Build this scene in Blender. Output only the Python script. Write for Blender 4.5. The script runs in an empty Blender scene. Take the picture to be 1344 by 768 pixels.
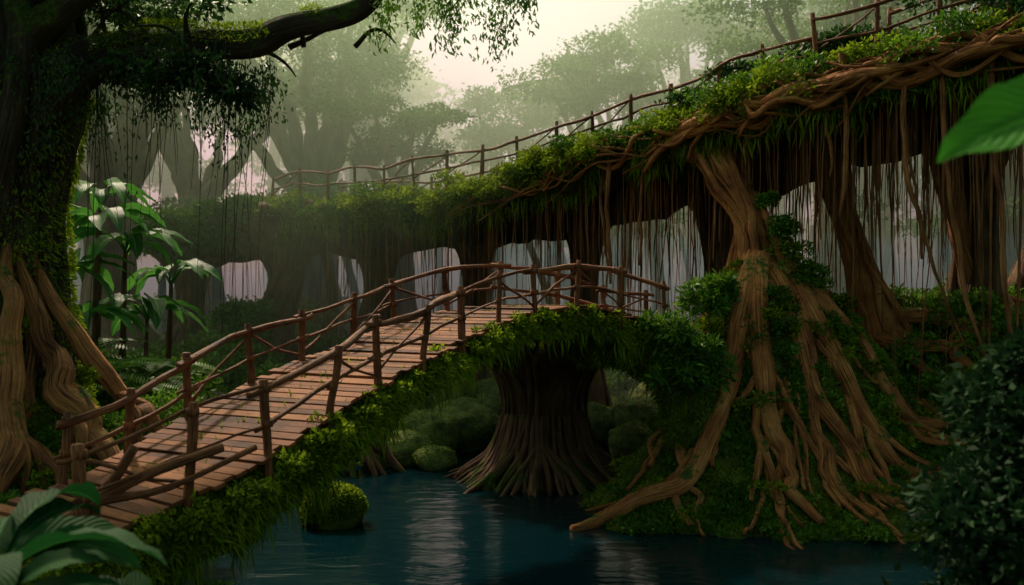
import bpy, math, numpy as np
from mathutils import Vector
R = np.random.default_rng(11)
pi = math.pi
A = lambda *a: np.array(a, dtype=float)
scene = bpy.context.scene

# ------------------------------------------------------------------ noise
def _h(i, j, k):
    n = (i * 374761393 + j * 668265263 + k * 2147483647 + 1442695) & 0xffffffff
    n = ((n ^ (n >> 13)) * 1274126177) & 0xffffffff
    return ((n ^ (n >> 16)) & 0xffff) / 32767.5 - 1.0
def vnoise(P):
    P = np.asarray(P, float); F = np.floor(P).astype(np.int64); t = P - F; t = t * t * (3 - 2 * t)
    r = 0
    for a in (0, 1):
        for b in (0, 1):
            for c in (0, 1):
                w = (t[..., 0] if a else 1 - t[..., 0]) * (t[..., 1] if b else 1 - t[..., 1]) * (t[..., 2] if c else 1 - t[..., 2])
                r = r + w * _h(F[..., 0] + a, F[..., 1] + b, F[..., 2] + c)
    return r
def fbm(P, o=4):
    P = np.asarray(P, float); r = 0; a = 1.0; s = 0
    for i in range(o):
        r = r + a * vnoise(P * (2 ** i) + 17.3 * i); s += a; a *= .5
    return r / s
def ss(a, b, x):
    t = np.clip((x - a) / (b - a), 0, 1); return t * t * (3 - 2 * t)
def nrm(v): return v / (np.linalg.norm(v, axis=-1, keepdims=True) + 1e-9)

# ------------------------------------------------------------------ mesh builder
class MB:
    def __init__(s): s.v = []; s.q = []; s.u = []; s.m = []; s.n = 0
    def add(s, v, q, u=None, mat=0):
        v = np.asarray(v, float).reshape(-1, 3); q = np.asarray(q, np.int64).reshape(-1, 4)
        if u is None: u = np.tile(A(0, 0, 1, 0, 1, 1, 0, 1).reshape(1, 4, 2), (len(q), 1, 1))
        s.v.append(v); s.q.append(q + s.n); s.u.append(np.asarray(u, float).reshape(-1, 4, 2)); s.m.append(np.full(len(q), mat)); s.n += len(v)
    def arrays(s): return np.concatenate(s.v), np.concatenate(s.q), np.concatenate(s.u), np.concatenate(s.m)
    def obj(s, name, mats, parent=None, smooth=True):
        v, q, u, m = s.arrays()
        me = bpy.data.meshes.new(name)
        me.vertices.add(len(v)); me.vertices.foreach_set('co', v.astype(np.float32).ravel())
        me.loops.add(len(q) * 4); me.loops.foreach_set('vertex_index', q.astype(np.int32).ravel())
        me.polygons.add(len(q)); me.polygons.foreach_set('loop_start', (np.arange(len(q)) * 4).astype(np.int32))
        me.polygons.foreach_set('loop_total', np.full(len(q), 4, np.int32))
        me.polygons.foreach_set('material_index', m.astype(np.int32))
        me.polygons.foreach_set('use_smooth', np.full(len(q), smooth))
        uv = me.uv_layers.new(name='UVMap'); uv.data.foreach_set('uv', u.astype(np.float32).ravel())
        me.update(calc_edges=True)
        for mt in (mats if isinstance(mats, (list, tuple)) else [mats]): me.materials.append(mt)
        o = bpy.data.objects.new(name, me); scene.collection.objects.link(o)
        if parent: o.parent = parent
        return o
def empty(name, loc=(0, 0, 0)):
    e = bpy.data.objects.new(name, None); scene.collection.objects.link(e); return e
def sample(mb, n, flt=None, rng=R):
    v, q, _, _ = mb.arrays(); a, b, c, d = v[q[:, 0]], v[q[:, 1]], v[q[:, 2]], v[q[:, 3]]
    N = np.cross(c - a, d - b); ar = np.linalg.norm(N, axis=1) / 2
    if flt is not None: ar = ar * flt((a + b + c + d) / 4, nrm(N))
    i = rng.choice(len(q), n, p=ar / ar.sum()); s, t = rng.random((2, n, 1))
    P = (a[i] * (1 - s) + b[i] * s) * (1 - t) + (d[i] * (1 - s) + c[i] * s) * t
    return P, nrm(N[i])

def cat(P, sub=6):
    P = np.asarray(P, float)
    if len(P) < 3: 
        t = np.linspace(0, 1, sub + 1)[:, None]; return P[0] * (1 - t) + P[1] * t
    Q = np.vstack([2 * P[0] - P[1], P, 2 * P[-1] - P[-2]]); out = []
    t = np.arange(sub)[:, None] / sub
    for i in range(1, len(Q) - 2):
        a, b, c, d = Q[i - 1:i + 3]
        out.append(.5 * (2 * b + (c - a) * t + (2 * a - 5 * b + 4 * c - d) * t ** 2 + (3 * b - a - 3 * c + d) * t ** 3))
    out.append(Q[-2:-1]); return np.vstack(out)
def frames(C):
    T = nrm(np.gradient(C, axis=0)); U = np.zeros_like(T)
    u = np.cross(T[0], A(0.31, 0.9, 0.27)); u /= np.linalg.norm(u) + 1e-9
    for i in range(len(T)):
        u = u - T[i] * u.dot(T[i]); u /= np.linalg.norm(u) + 1e-9; U[i] = u
    return T, U, np.cross(T, U)
def tube(mb, pts, rad, sides=8, sub=6, bump=.08, mat=0, wob=0, spl=True):
    pts = np.asarray(pts, float); rad = np.broadcast_to(np.asarray(rad, float), (len(pts),))
    X = cat(np.column_stack([pts, rad]), sub) if spl else np.column_stack([pts, rad])
    C, r = X[:, :3], np.maximum(X[:, 3], .002)
    if wob:
        k = R.random(3) * 90; s = np.concatenate([[0], np.cumsum(np.linalg.norm(np.diff(C, axis=0), axis=1))])
        W = np.column_stack([vnoise(np.column_stack([s * 1.1 + k[i], s * 0 + k[i], s * 0])) for i in range(3)])
        W2 = np.column_stack([vnoise(np.column_stack([s * 3.1 + k[i], s * 0 + k[i] + 9, s * 0])) for i in range(3)])
        C = C + wob * (W + .35 * W2) * np.sin(np.linspace(.05, pi - .3, len(C)))[:, None]
    T, U, V = frames(C)
    L = np.concatenate([[0], np.cumsum(np.linalg.norm(np.diff(C, axis=0), axis=1))])
    C = np.vstack([C[:1], C, C[-1:]]); r = np.concatenate([[.002], r, [.002]]); U = np.vstack([U[:1], U, U[-1:]]); V = np.vstack([V[:1], V, V[-1:]]); L = np.concatenate([L[:1], L, L[-1:]])
    th = np.arange(sides) / sides * 2 * pi; ph = R.random(4) * 6.28
    B = 1 + bump * (np.sin(2 * th[None] + .8 * L[:, None] / (r.max() + .05) * .3 + ph[0]) + .8 * np.sin(3 * th[None] - L[:, None] * 1.3 + ph[1]) + .6 * np.sin(L[:, None] * 5.1 + ph[2]) + .5 * np.sin(5 * th[None] + L[:, None] * 2 + ph[3]))
    rr = r[:, None] * B
    ver = C[:, None] + rr[..., None] * (np.cos(th)[None, :, None] * U[:, None] + np.sin(th)[None, :, None] * V[:, None])
    n = len(C); i, j = np.meshgrid(np.arange(n - 1), np.arange(sides), indexing='ij'); i = i.ravel(); j = j.ravel(); jn = (j + 1) % sides
    q = np.column_stack([i * sides + j, i * sides + jn, (i + 1) * sides + jn, (i + 1) * sides + j])
    k = max(1, round(2 * pi * r.max() / .5)) / sides; off = R.random() * 50
    u = np.stack([np.column_stack([j * k, L[i] + off]), np.column_stack([(j + 1) * k, L[i] + off]), np.column_stack([(j + 1) * k, L[i + 1] + off]), np.column_stack([j * k, L[i + 1] + off])], 1)
    mb.add(ver.reshape(-1, 3), q, u, mat); return C
def grid(mb, G, mat=0, sc=1.0, flip=False):
    a, b = G.shape[:2]; i, j = np.meshgrid(np.arange(a - 1), np.arange(b - 1), indexing='ij'); i = i.ravel(); j = j.ravel()
    q = np.column_stack([i * b + j, (i + 1) * b + j, (i + 1) * b + j + 1, i * b + j + 1])
    if flip: q = q[:, ::-1]
    mb.add(G.reshape(-1, 3), q, np.stack([np.column_stack([i, j]), np.column_stack([i + 1, j]), np.column_stack([i + 1, j + 1]), np.column_stack([i, j + 1])], 1) * sc, mat)
def leaves(mb, P, N, L, asp=.45, spread=.8, droop=0., jit=.35, mat=0, fold=.15):
    n = len(P)
    if n == 0: return
    L = np.broadcast_to(L, (n,)) * (1 + jit * (R.random(n) * 2 - 1)); L = L[:, None]
    d = nrm(N + spread * R.normal(size=(n, 3)) + A(0, 0, -droop)); w = nrm(np.cross(d, R.normal(size=(n, 3)))); f = np.cross(d, w)
    W = L * asp * .5
    v = np.stack([P, P + d * L * .45 + w * W + f * L * fold, P + d * L - f * L * .05, P + d * L * .45 - w * W + f * L * fold], 1)
    mb.add(v.reshape(-1, 3), np.arange(4 * n).reshape(-1, 4), None, mat)
def clump(mb, c, rad, n, L, k=7, asp=.5, droop=.2, flat=.6, mat=0, spread=.8):
    c = np.asarray(c, float); rad = np.broadcast_to(np.asarray(rad, float), (3,))
    d = nrm(R.normal(size=(k, 3))); d[:, 2] = d[:, 2] * .7 + .15
    S = c + d * rad * (.45 + .4 * R.random((k, 1))); sr = (.28 + .28 * R.random(k))
    i = R.integers(0, k, n); e = nrm(R.normal(size=(n, 3))); e[:, 2] = np.where(R.random(n) < .65, abs(e[:, 2]), e[:, 2])
    rr = (.65 + .5 * R.random((n, 1)))
    P = S[i] + e * rad * sr[i][:, None] * rr * A(1, 1, flat + .2)
    P += .12 * rad * R.normal(size=(n, 3)) * (R.random((n, 1)) < .3)
    leaves(mb, P, e, L, asp, spread, droop, mat=mat)
def bigleaf(mb, b, d, L, W, droop=.5, n=9, mat=0, roll=0., cup=.2):
    b = np.asarray(b, float); d = nrm(np.asarray(d, float)); t = np.linspace(0, 1, n)
    h = d.copy(); C = [b]; seg = L / (n - 1)
    for i in range(n - 1):
        h = nrm(h + A(0, 0, -droop / (n - 1))); C.append(C[-1] + h * seg)
    C = np.array(C); T = nrm(np.gradient(C, axis=0)); S = nrm(np.cross(T, A(0, 0, 1.))); U = np.cross(S, T)
    S = S * math.cos(roll) + U * math.sin(roll); U = np.cross(S, T)
    w = W * .5 * np.sin(pi * np.clip(t, 0, 1) ** .75) ** .8 + .004
    a = np.linspace(-1, 1, 7); G = C[:, None] + (a[None, :, None] * w[:, None, None]) * S[:, None] + (np.abs(a)[None, :, None] * w[:, None, None] * cup * 1.6 + (.05 * W * np.sin(t * 22)[:, None] * np.abs(a)[None])[..., None]) * U[:, None]
    i, j = np.meshgrid(np.arange(n - 1), np.arange(6), indexing='ij'); i = i.ravel(); j = j.ravel()
    q = np.column_stack([i * 7 + j, (i + 1) * 7 + j, (i + 1) * 7 + j + 1, i * 7 + j + 1])
    u = np.stack([np.column_stack([a[j], t[i]]), np.column_stack([a[j], t[i + 1]]), np.column_stack([a[j + 1], t[i + 1]]), np.column_stack([a[j + 1], t[i]])], 1)
    mb.add(G.reshape(-1, 3), q, u, mat)
def box(mb, c, X, Y, Z, mat=0):
    s = np.array([[-1, -1, -1], [1, -1, -1], [1, 1, -1], [-1, 1, -1], [-1, -1, 1], [1, -1, 1], [1, 1, 1], [-1, 1, 1]])
    v = c + s[:, :1] * X + s[:, 1:2] * Y + s[:, 2:] * Z
    q = [[0, 3, 2, 1], [4, 5, 6, 7], [0, 1, 5, 4], [1, 2, 6, 5], [2, 3, 7, 6], [3, 0, 4, 7]]
    o = R.random() * 40; lx = np.linalg.norm(X) * 2
    u = np.tile(A(o, 0, o, .4, o + lx, .4, o + lx, 0).reshape(1, 4, 2), (6, 1, 1)); u[1] = A(o, 0, o + lx, 0, o + lx, .4, o, .4).reshape(4, 2); u[2] = u[1]
    mb.add(v, q, u, mat)

# ------------------------------------------------------------------ materials
def newmat(name):
    m = bpy.data.materials.new(name); m.use_nodes = True; nt = m.node_tree; nt.nodes.clear(); return m, nt
def nd(nt, t, **k):
    n = nt.nodes.new(t)
    for a, b in k.items(): setattr(n, a, b)
    return n
def ramp(nt, stops):
    r = nt.nodes.new('ShaderNodeValToRGB'); e = r.color_ramp.elements
    while len(e) < len(stops): e.new(.5)
    for x, (p, c) in zip(e, stops): x.position = p; x.color = (*c, 1)
    return r
def leafmat(name, dark, mid, light, trans=.3, rough=.55, nscale=.7, rib=False, spec=.25):
    m, nt = newmat(name); L = nt.links.new
    g = nd(nt, 'ShaderNodeNewGeometry'); ns = nd(nt, 'ShaderNodeTexNoise'); ns.inputs['Scale'].default_value = nscale; L(g.outputs['Position'], ns.inputs['Vector'])
    ad = nd(nt, 'ShaderNodeMath', operation='MULTIPLY_ADD'); L(g.outputs['Random Per Island'], ad.inputs[0]); ad.inputs[1].default_value = .55
    m2 = nd(nt, 'ShaderNodeMath', operation='MULTIPLY_ADD'); L(ns.outputs['Fac'], m2.inputs[0]); m2.inputs[1].default_value = 1.5; m2.inputs[2].default_value = -.5
    L(m2.outputs[0], ad.inputs[2])
    r = ramp(nt, [(0.05, dark), (.5, mid), (1, light)]); L(ad.outputs[0], r.inputs[0]); col = r.outputs[0]
    p = nd(nt, 'ShaderNodeBsdfPrincipled'); p.inputs['Roughness'].default_value = rough; p.inputs['Specular IOR Level'].default_value = spec
    if rib:
        uv = nd(nt, 'ShaderNodeUVMap'); sp = nd(nt, 'ShaderNodeSeparateXYZ'); L(uv.outputs[0], sp.inputs[0])
        ab = nd(nt, 'ShaderNodeMath', operation='ABSOLUTE'); L(sp.outputs[0], ab.inputs[0])
        mm = nd(nt, 'ShaderNodeMath', operation='LESS_THAN'); L(ab.outputs[0], mm.inputs[0]); mm.inputs[1].default_value = .05
        v1 = nd(nt, 'ShaderNodeMath', operation='MULTIPLY_ADD'); L(sp.outputs[1], v1.inputs[0]); v1.inputs[1].default_value = 95; 
        v2 = nd(nt, 'ShaderNodeMath', operation='MULTIPLY'); L(ab.outputs[0], v2.inputs[0]); v2.inputs[1].default_value = -22; L(v2.outputs[0], v1.inputs[2])
        sn = nd(nt, 'ShaderNodeMath', operation='SINE'); L(v1.outputs[0], sn.inputs[0])
        bp = nd(nt, 'ShaderNodeBump'); bp.inputs['Strength'].default_value = .3; bp.inputs['Distance'].default_value = .008; L(sn.outputs[0], bp.inputs['Height']); L(bp.outputs[0], p.inputs['Normal'])
        mx = nd(nt, 'ShaderNodeMix', data_type='RGBA'); L(mm.outputs[0], mx.inputs['Factor']); L(col, mx.inputs['A']); mx.inputs['B'].default_value = (*[c * 1.5 for c in light], 1); col = mx.outputs['Result']
    L(col, p.inputs['Base Color'])
    t = nd(nt, 'ShaderNodeBsdfTranslucent'); L(col, t.inputs[0]); ms = nd(nt, 'ShaderNodeMixShader'); ms.inputs[0].default_value = trans
    L(p.outputs[0], ms.inputs[1]); L(t.outputs[0], ms.inputs[2]); o = nd(nt, 'ShaderNodeOutputMaterial'); L(ms.outputs[0], o.inputs[0]); return m
def barkmat(name, c0, c1, c2, moss=.5, bump=.6, ustr=9, vstr=.9, rough=.75, mossc=((.022, .045, .006), (.10, .16, .016))):
    m, nt = newmat(name); L = nt.links.new
    uv = nd(nt, 'ShaderNodeUVMap'); mp = nd(nt, 'ShaderNodeMapping'); mp.inputs['Scale'].default_value = (ustr, vstr, 1); L(uv.outputs[0], mp.inputs[0])
    n1 = nd(nt, 'ShaderNodeTexNoise'); n1.inputs['Scale'].default_value = 1.6; n1.inputs['Detail'].default_value = 7; n1.inputs['Roughness'].default_value = .65; n1.inputs['Distortion'].default_value = .8; L(mp.outputs[0], n1.inputs['Vector'])
    g = nd(nt, 'ShaderNodeNewGeometry'); n2 = nd(nt, 'ShaderNodeTexNoise'); n2.inputs['Scale'].default_value = 1.7; n2.inputs['Detail'].default_value = 4; L(g.outputs['Position'], n2.inputs['Vector'])
    n3 = nd(nt, 'ShaderNodeTexNoise'); n3.inputs['Scale'].default_value = 14; n3.inputs['Detail'].default_value = 5; L(g.outputs['Position'], n3.inputs['Vector'])
    mxf = nd(nt, 'ShaderNodeMath', operation='MULTIPLY_ADD'); L(n2.outputs['Fac'], mxf.inputs[0]); mxf.inputs[1].default_value = .5
    h = nd(nt, 'ShaderNodeMath', operation='MULTIPLY_ADD'); L(n1.outputs['Fac'], h.inputs[0]); h.inputs[1].default_value = .9; h.inputs[2].default_value = -.2; L(h.outputs[0], mxf.inputs[2])
    r = ramp(nt, [(.34, c0), (.5, c1), (.68, c2)]); L(mxf.outputs[0], r.inputs[0])
    sp = nd(nt, 'ShaderNodeSeparateXYZ'); L(g.outputs['Normal'], sp.inputs[0])
    a1 = nd(nt, 'ShaderNodeMath', operation='MULTIPLY_ADD'); L(sp.outputs[2], a1.inputs[0]); a1.inputs[1].default_value = .28
    a2 = nd(nt, 'ShaderNodeMath', operation='MULTIPLY_ADD'); L(n2.outputs['Fac'], a2.inputs[0]); a2.inputs[1].default_value = 1.4; a2.inputs[2].default_value = -.7 + (moss - .5); L(a2.outputs[0], a1.inputs[2])
    a3 = nd(nt, 'ShaderNodeMath', operation='MULTIPLY_ADD'); L(n3.outputs['Fac'], a3.inputs[0]); a3.inputs[1].default_value = .6; L(a1.outputs[0], a3.inputs[2])
    mr = nd(nt, 'ShaderNodeMapRange'); mr.inputs['From Min'].default_value = .42; mr.inputs['From Max'].default_value = .58; L(a3.outputs[0], mr.inputs['Value'])
    mc = ramp(nt, [(.35, mossc[0]), (.7, mossc[1])]); L(n3.outputs['Fac'], mc.inputs[0])
    mx = nd(nt, 'ShaderNodeMix', data_type='RGBA'); L(mr.outputs[0], mx.inputs['Factor']); L(r.outputs[0], mx.inputs['A']); L(mc.outputs[0], mx.inputs['B'])
    p = nd(nt, 'ShaderNodeBsdfPrincipled'); L(mx.outputs['Result'], p.inputs['Base Color'])
    rr = nd(nt, 'ShaderNodeMapRange'); rr.inputs['To Min'].default_value = rough; rr.inputs['To Max'].default_value = .95; L(mr.outputs[0], rr.inputs['Value']); L(rr.outputs[0], p.inputs['Roughness']); p.inputs['Specular IOR Level'].default_value = .25
    hh = nd(nt, 'ShaderNodeMath', operation='MULTIPLY_ADD'); L(n3.outputs['Fac'], hh.inputs[0]); hh.inputs[1].default_value = .4; L(n1.outputs['Fac'], hh.inputs[2])
    b = nd(nt, 'ShaderNodeBump'); b.inputs['Strength'].default_value = bump; b.inputs['Distance'].default_value = .07; L(hh.outputs[0], b.inputs['Height']); L(b.outputs[0], p.inputs['Normal'])
    o = nd(nt, 'ShaderNodeOutputMaterial'); L(p.outputs[0], o.inputs[0]); return m
def groundmat(name, c0, c1, c2, sc=2.5, bump=.8):
    m, nt = newmat(name); L = nt.links.new; g = nd(nt, 'ShaderNodeNewGeometry')
    n = nd(nt, 'ShaderNodeTexNoise'); n.inputs['Scale'].default_value = sc; n.inputs['Detail'].default_value = 9; n.inputs['Roughness'].default_value = .7; L(g.outputs['Position'], n.inputs['Vector'])
    r = ramp(nt, [(.35, c0), (.52, c1), (.68, c2)]); L(n.outputs['Fac'], r.inputs[0])
    p = nd(nt, 'ShaderNodeBsdfPrincipled'); L(r.outputs[0], p.inputs['Base Color']); p.inputs['Roughness'].default_value = .95; p.inputs['Specular IOR Level'].default_value = .15
    n2 = nd(nt, 'ShaderNodeTexNoise'); n2.inputs['Scale'].default_value = 22; n2.inputs['Detail'].default_value = 6; L(g.outputs['Position'], n2.inputs['Vector'])
    b = nd(nt, 'ShaderNodeBump'); b.inputs['Strength'].default_value = bump; b.inputs['Distance'].default_value = .08; L(n2.outputs['Fac'], b.inputs['Height']); L(b.outputs[0], p.inputs['Normal'])
    o = nd(nt, 'ShaderNodeOutputMaterial'); L(p.outputs[0], o.inputs[0]); return m
M_leaf = leafmat('leaf_green', (.025, .09, .005), (.08, .20, .012), (.20, .36, .022), trans=.35)
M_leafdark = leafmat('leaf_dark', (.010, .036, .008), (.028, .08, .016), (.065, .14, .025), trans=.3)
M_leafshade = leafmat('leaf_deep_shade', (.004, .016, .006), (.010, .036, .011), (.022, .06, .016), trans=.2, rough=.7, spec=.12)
M_leafdist = leafmat('leaf_distant', (.02, .07, .008), (.06, .16, .014), (.14, .27, .022), nscale=.25, trans=.4)
M_moss = leafmat('moss_strands', (.05, .09, .004), (.16, .25, .009), (.32, .43, .020), trans=.45, rough=.8, nscale=1.6, spec=.1)
M_broad = leafmat('broad_leaf', (.03, .12, .02), (.06, .20, .03), (.10, .30, .04), trans=.4, rough=.45, rib=True, spec=.25)
M_phil = leafmat('philodendron', (.02, .13, .008), (.04, .20, .012), (.07, .28, .02), trans=.45, rough=.5, rib=True, spec=.12)
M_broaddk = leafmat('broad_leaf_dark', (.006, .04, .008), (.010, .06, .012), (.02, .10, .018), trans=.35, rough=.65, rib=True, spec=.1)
M_root = barkmat('root_bark', (.08, .021, .005), (.46, .165, .042), (.80, .37, .105), moss=.33, bump=1.0)
M_aerial = barkmat('aerial_root_bark', (.07, .02, .006), (.34, .13, .04), (.6, .28, .09), moss=.2, bump=.8)
M_rootl = barkmat('buttress_bark', (.05, .017, .006), (.36, .14, .04), (.66, .31, .09), moss=.36, bump=1.0)
M_trunk = barkmat('trunk_bark', (.04, .020, .010), (.16, .083, .034), (.32, .18, .08), moss=.42, bump=1.0)
M_dark = barkmat('dark_bark', (.015, .011, .008), (.055, .038, .022), (.12, .085, .05), moss=.55, bump=.9)
M_wood = barkmat('railing_wood', (.05, .014, .005), (.20, .066, .022), (.38, .145, .052), moss=.15, bump=.7, ustr=7, vstr=2, rough=.65)
M_mossg = groundmat('moss_ground', (.022, .024, .006), (.06, .095, .010), (.13, .19, .018))
M_rock = groundmat('mossy_stone', (.07, .10, .03), (.17, .23, .06), (.30, .38, .10), sc=3.5, bump=1)
M_soil = groundmat('forest_floor', (.012, .012, .007), (.028, .042, .012), (.05, .085, .018))
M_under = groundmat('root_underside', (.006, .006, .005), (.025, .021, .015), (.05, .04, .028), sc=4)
m, nt = newmat('deck_planks'); L = nt.links.new
uv = nd(nt, 'ShaderNodeUVMap'); mp = nd(nt, 'ShaderNodeMapping'); mp.inputs['Scale'].default_value = (1.2, 28, 1); L(uv.outputs[0], mp.inputs[0])
n = nd(nt, 'ShaderNodeTexNoise'); n.inputs['Scale'].default_value = 2; n.inputs['Detail'].default_value = 6; n.inputs['Distortion'].default_value = .6; L(mp.outputs[0], n.inputs['Vector'])
g = nd(nt, 'ShaderNodeNewGeometry'); a = nd(nt, 'ShaderNodeMath', operation='MULTIPLY_ADD'); L(g.outputs['Random Per Island'], a.inputs[0]); a.inputs[1].default_value = .55; 
n4 = nd(nt, 'ShaderNodeTexNoise'); n4.inputs['Scale'].default_value = 2.2; n4.inputs['Detail'].default_value = 5; L(g.outputs['Position'], n4.inputs['Vector'])
b0 = nd(nt, 'ShaderNodeMath', operation='MULTIPLY_ADD'); L(n4.outputs['Fac'], b0.inputs[0]); b0.inputs[1].default_value = .8; b0.inputs[2].default_value = -.62
b = nd(nt, 'ShaderNodeMath', operation='MULTIPLY_ADD'); L(n.outputs['Fac'], b.inputs[0]); b.inputs[1].default_value = .9; L(b0.outputs[0], b.inputs[2]); L(b.outputs[0], a.inputs[2])
r = ramp(nt, [(.15, (.035, .010, .003)), (.5, (.165, .052, .014)), (.9, (.34, .13, .042))]); L(a.outputs[0], r.inputs[0])
p = nd(nt, 'ShaderNodeBsdfPrincipled'); L(r.outputs[0], p.inputs['Base Color']); p.inputs['Roughness'].default_value = .7; p.inputs['Specular IOR Level'].default_value = .18
bm = nd(nt, 'ShaderNodeBump'); bm.inputs['Strength'].default_value = .6; bm.inputs['Distance'].default_value = .012; L(n.outputs['Fac'], bm.inputs['Height']); L(bm.outputs[0], p.inputs['Normal'])
o = nd(nt, 'ShaderNodeOutputMaterial'); L(p.outputs[0], o.inputs[0]); M_plank = m
m, nt = newmat('river_water'); L = nt.links.new
g = nd(nt, 'ShaderNodeNewGeometry'); mp = nd(nt, 'ShaderNodeMapping'); mp.inputs['Scale'].default_value = (.6, 1.8, 1); L(g.outputs['Position'], mp.inputs[0])
n = nd(nt, 'ShaderNodeTexNoise'); n.inputs['Scale'].default_value = 1.6; n.inputs['Detail'].default_value = 4; n.inputs['Distortion'].default_value = .7; L(mp.outputs[0], n.inputs['Vector'])
bm = nd(nt, 'ShaderNodeBump'); bm.inputs['Strength'].default_value = .34; bm.inputs['Distance'].default_value = .08; L(n.outputs['Fac'], bm.inputs['Height'])
p = nd(nt, 'ShaderNodeBsdfPrincipled'); p.inputs['Base Color'].default_value = (.0010, .015, .018, 1); p.inputs['Roughness'].default_value = .09; p.inputs['IOR'].default_value = 1.33
L(bm.outputs[0], p.inputs['Normal']); o = nd(nt, 'ShaderNodeOutputMaterial'); L(p.outputs[0], o.inputs[0]); M_water = m

# ------------------------------------------------------------------ terrain
def mound(x, y):
    dx = x - 5.0; dy = y - 18.4
    r = np.sqrt((dx / np.where(dx > 0, 1.2, 1.0 - .35 * ss(17, 18.6, y))) ** 2 + (dy / .82) ** 2)
    b = np.interp(r, [0, .5, 1.2, 1.9, 2.4, 2.9, 3.5, 4.1, 5], [4.7, 4.5, 3.75, 2.6, 1.65, .95, .42, .02, -1.5])
    toe = .58 * np.exp(-((x - 2.9) / 1.4) ** 4 - ((y - 16.0) / .8) ** 2) - .12
    toe2 = .55 * np.exp(-((x - 6.2) / 2.4) ** 4 - ((y - 15.6) / .8) ** 2) - .12
    return np.maximum(b, np.maximum(toe, toe2))
def terrain(x, y):
    n = fbm(np.stack([x * .35, y * .35, x * 0], -1), 4); n2 = fbm(np.stack([x * .05, y * .05, x * 0 + 5], -1), 3)
    xl = np.interp(y, [0, 6, 8, 11, 16, 20, 24, 27, 32], [-1.5, -2.4, -3.3, -4.6, -5.4, -5.8, -5.0, -2.5, 4]) + .5 * n
    left = ss(0, 1, (xl + .3 - x) / 1.5) * 1.75 + ss(0, 8, xl - 2.5 - x) * 1.3
    left = left * (1 - .35 * ss(20, 26, y))
    near = ss(5.3, 3.5, y) * 1.9
    xr = np.interp(y, [0, 7, 10, 13, 16, 18, 24], [2.0, 2.8, 4.9, 6.5, 6.8, 6.2, 5.2]) + .5 * n
    right = (ss(0, 1, (x - xr) / 1.6) * 1.2 + ss(0, 1, (x - xr) / 3.5) * ss(15.5, 20, y) * 2.4) * (1 - .6 * ss(23, 27, y))
    back = ss(26.5, 32, y + n) * 1.1 + np.maximum(y - 62, 0) * .14
    h = np.maximum.reduce([left, near, right, back]) 
    h = np.where(h > .02, h + .28 * n + 2.0 * n2 * ss(60, 80, y), -.9) 
    h = h - .35 * (1 - ss(0, .6, h))
    return h
k = np.linspace(-1, 1, 300); gx = np.sinh(k * 3.6) / np.sinh(3.6) * 160; 
k = np.linspace(-.55, 1, 340); gy = 16 + np.sinh(k * 3.6) / np.sinh(3.6) * 170
GX, GY = np.meshgrid(gx, gy, indexing='ij'); GZ = terrain(GX, GY)
mt = MB(); grid(mt, np.stack([GX, GY, GZ], -1), 0); mt.obj('ground', M_soil)
mw = MB(); grid(mw, np.stack(np.meshgrid(np.linspace(-60, 60, 3), np.linspace(-10, 36, 3), indexing='ij') + [np.zeros((3, 3))], -1)); mw.obj('river_water', M_water)
gc = MB()
def cover(x0, x1, y0, y1, n, L, droop=.0):
    x = R.uniform(x0, x1, n); y = R.uniform(y0, y1, n); z = terrain(x, y); k = z > .03
    P = np.column_stack([x, y, z])[k]; leaves(gc, P, np.tile(A(0, 0, 1.), (len(P), 1)), L, .5, .7, droop)
cover(-10, -2, 6, 20, 24000, .11); cover(5, 13, 14, 24, 14000, .12); cover(1.5, 8, 5, 13, 3000, .1); cover(-14, 12, 22, 34, 12000, .2)
gc.obj('ground_foliage', M_leaf)

# ------------------------------------------------------------------ wooden footbridge
bridge = empty('wooden_footbridge')
NE = A(-3.75, 7.6, 1.90, -3.45, 8.1, 1.97, -2.83, 8.9, 2.19, -2.34, 9.8, 2.465, -1.96, 10.6, 2.73, -1.50, 11.5, 2.984, -1.10, 12.3, 3.17, -.47, 13.4, 3.464, .15, 14.4, 3.68, 1.10, 15.4, 3.78, 1.85, 15.95, 3.68, 2.75, 16.45, 3.45, 3.7, 17.0, 3.25).reshape(-1, 3)
D = cat(NE, 12); s = np.concatenate([[0], np.cumsum(np.linalg.norm(np.diff(D, axis=0), axis=1))]); LB = s[-1]
def onedge(t): return np.column_stack([np.interp(t, s, D[:, i]) for i in range(3)])
def fr(t):
    t = np.atleast_1d(t); a = onedge(t - .15); b = onedge(t + .15); T = nrm(b - a); H = nrm(np.column_stack([-T[:, 1], T[:, 0], T[:, 0] * 0])); return onedge(t), T, H
WB = 1.75
deck = MB(); t = .05
while t < LB - .1:
    w = .12 + .05 * R.random(); P, T, H = fr(t + w / 2); P, T, H = P[0], T[0], H[0]; U = np.cross(T, H); T2 = nrm(T + H * R.normal() * .025); 
    wd = WB * .5 + .06 + .07 * R.random()
    box(deck, P + H * WB * .5 + U * (-.03 + R.normal() * .009) + H * R.normal() * .04, H * wd, T2 * (w * .5 - .010), U * .022)
    t += w
od = deck.obj('deck', M_plank, bridge, smooth=False)
bv = od.modifiers.new('bevel', 'BEVEL'); bv.width = .007; bv.segments = 2
rails = MB()
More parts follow.
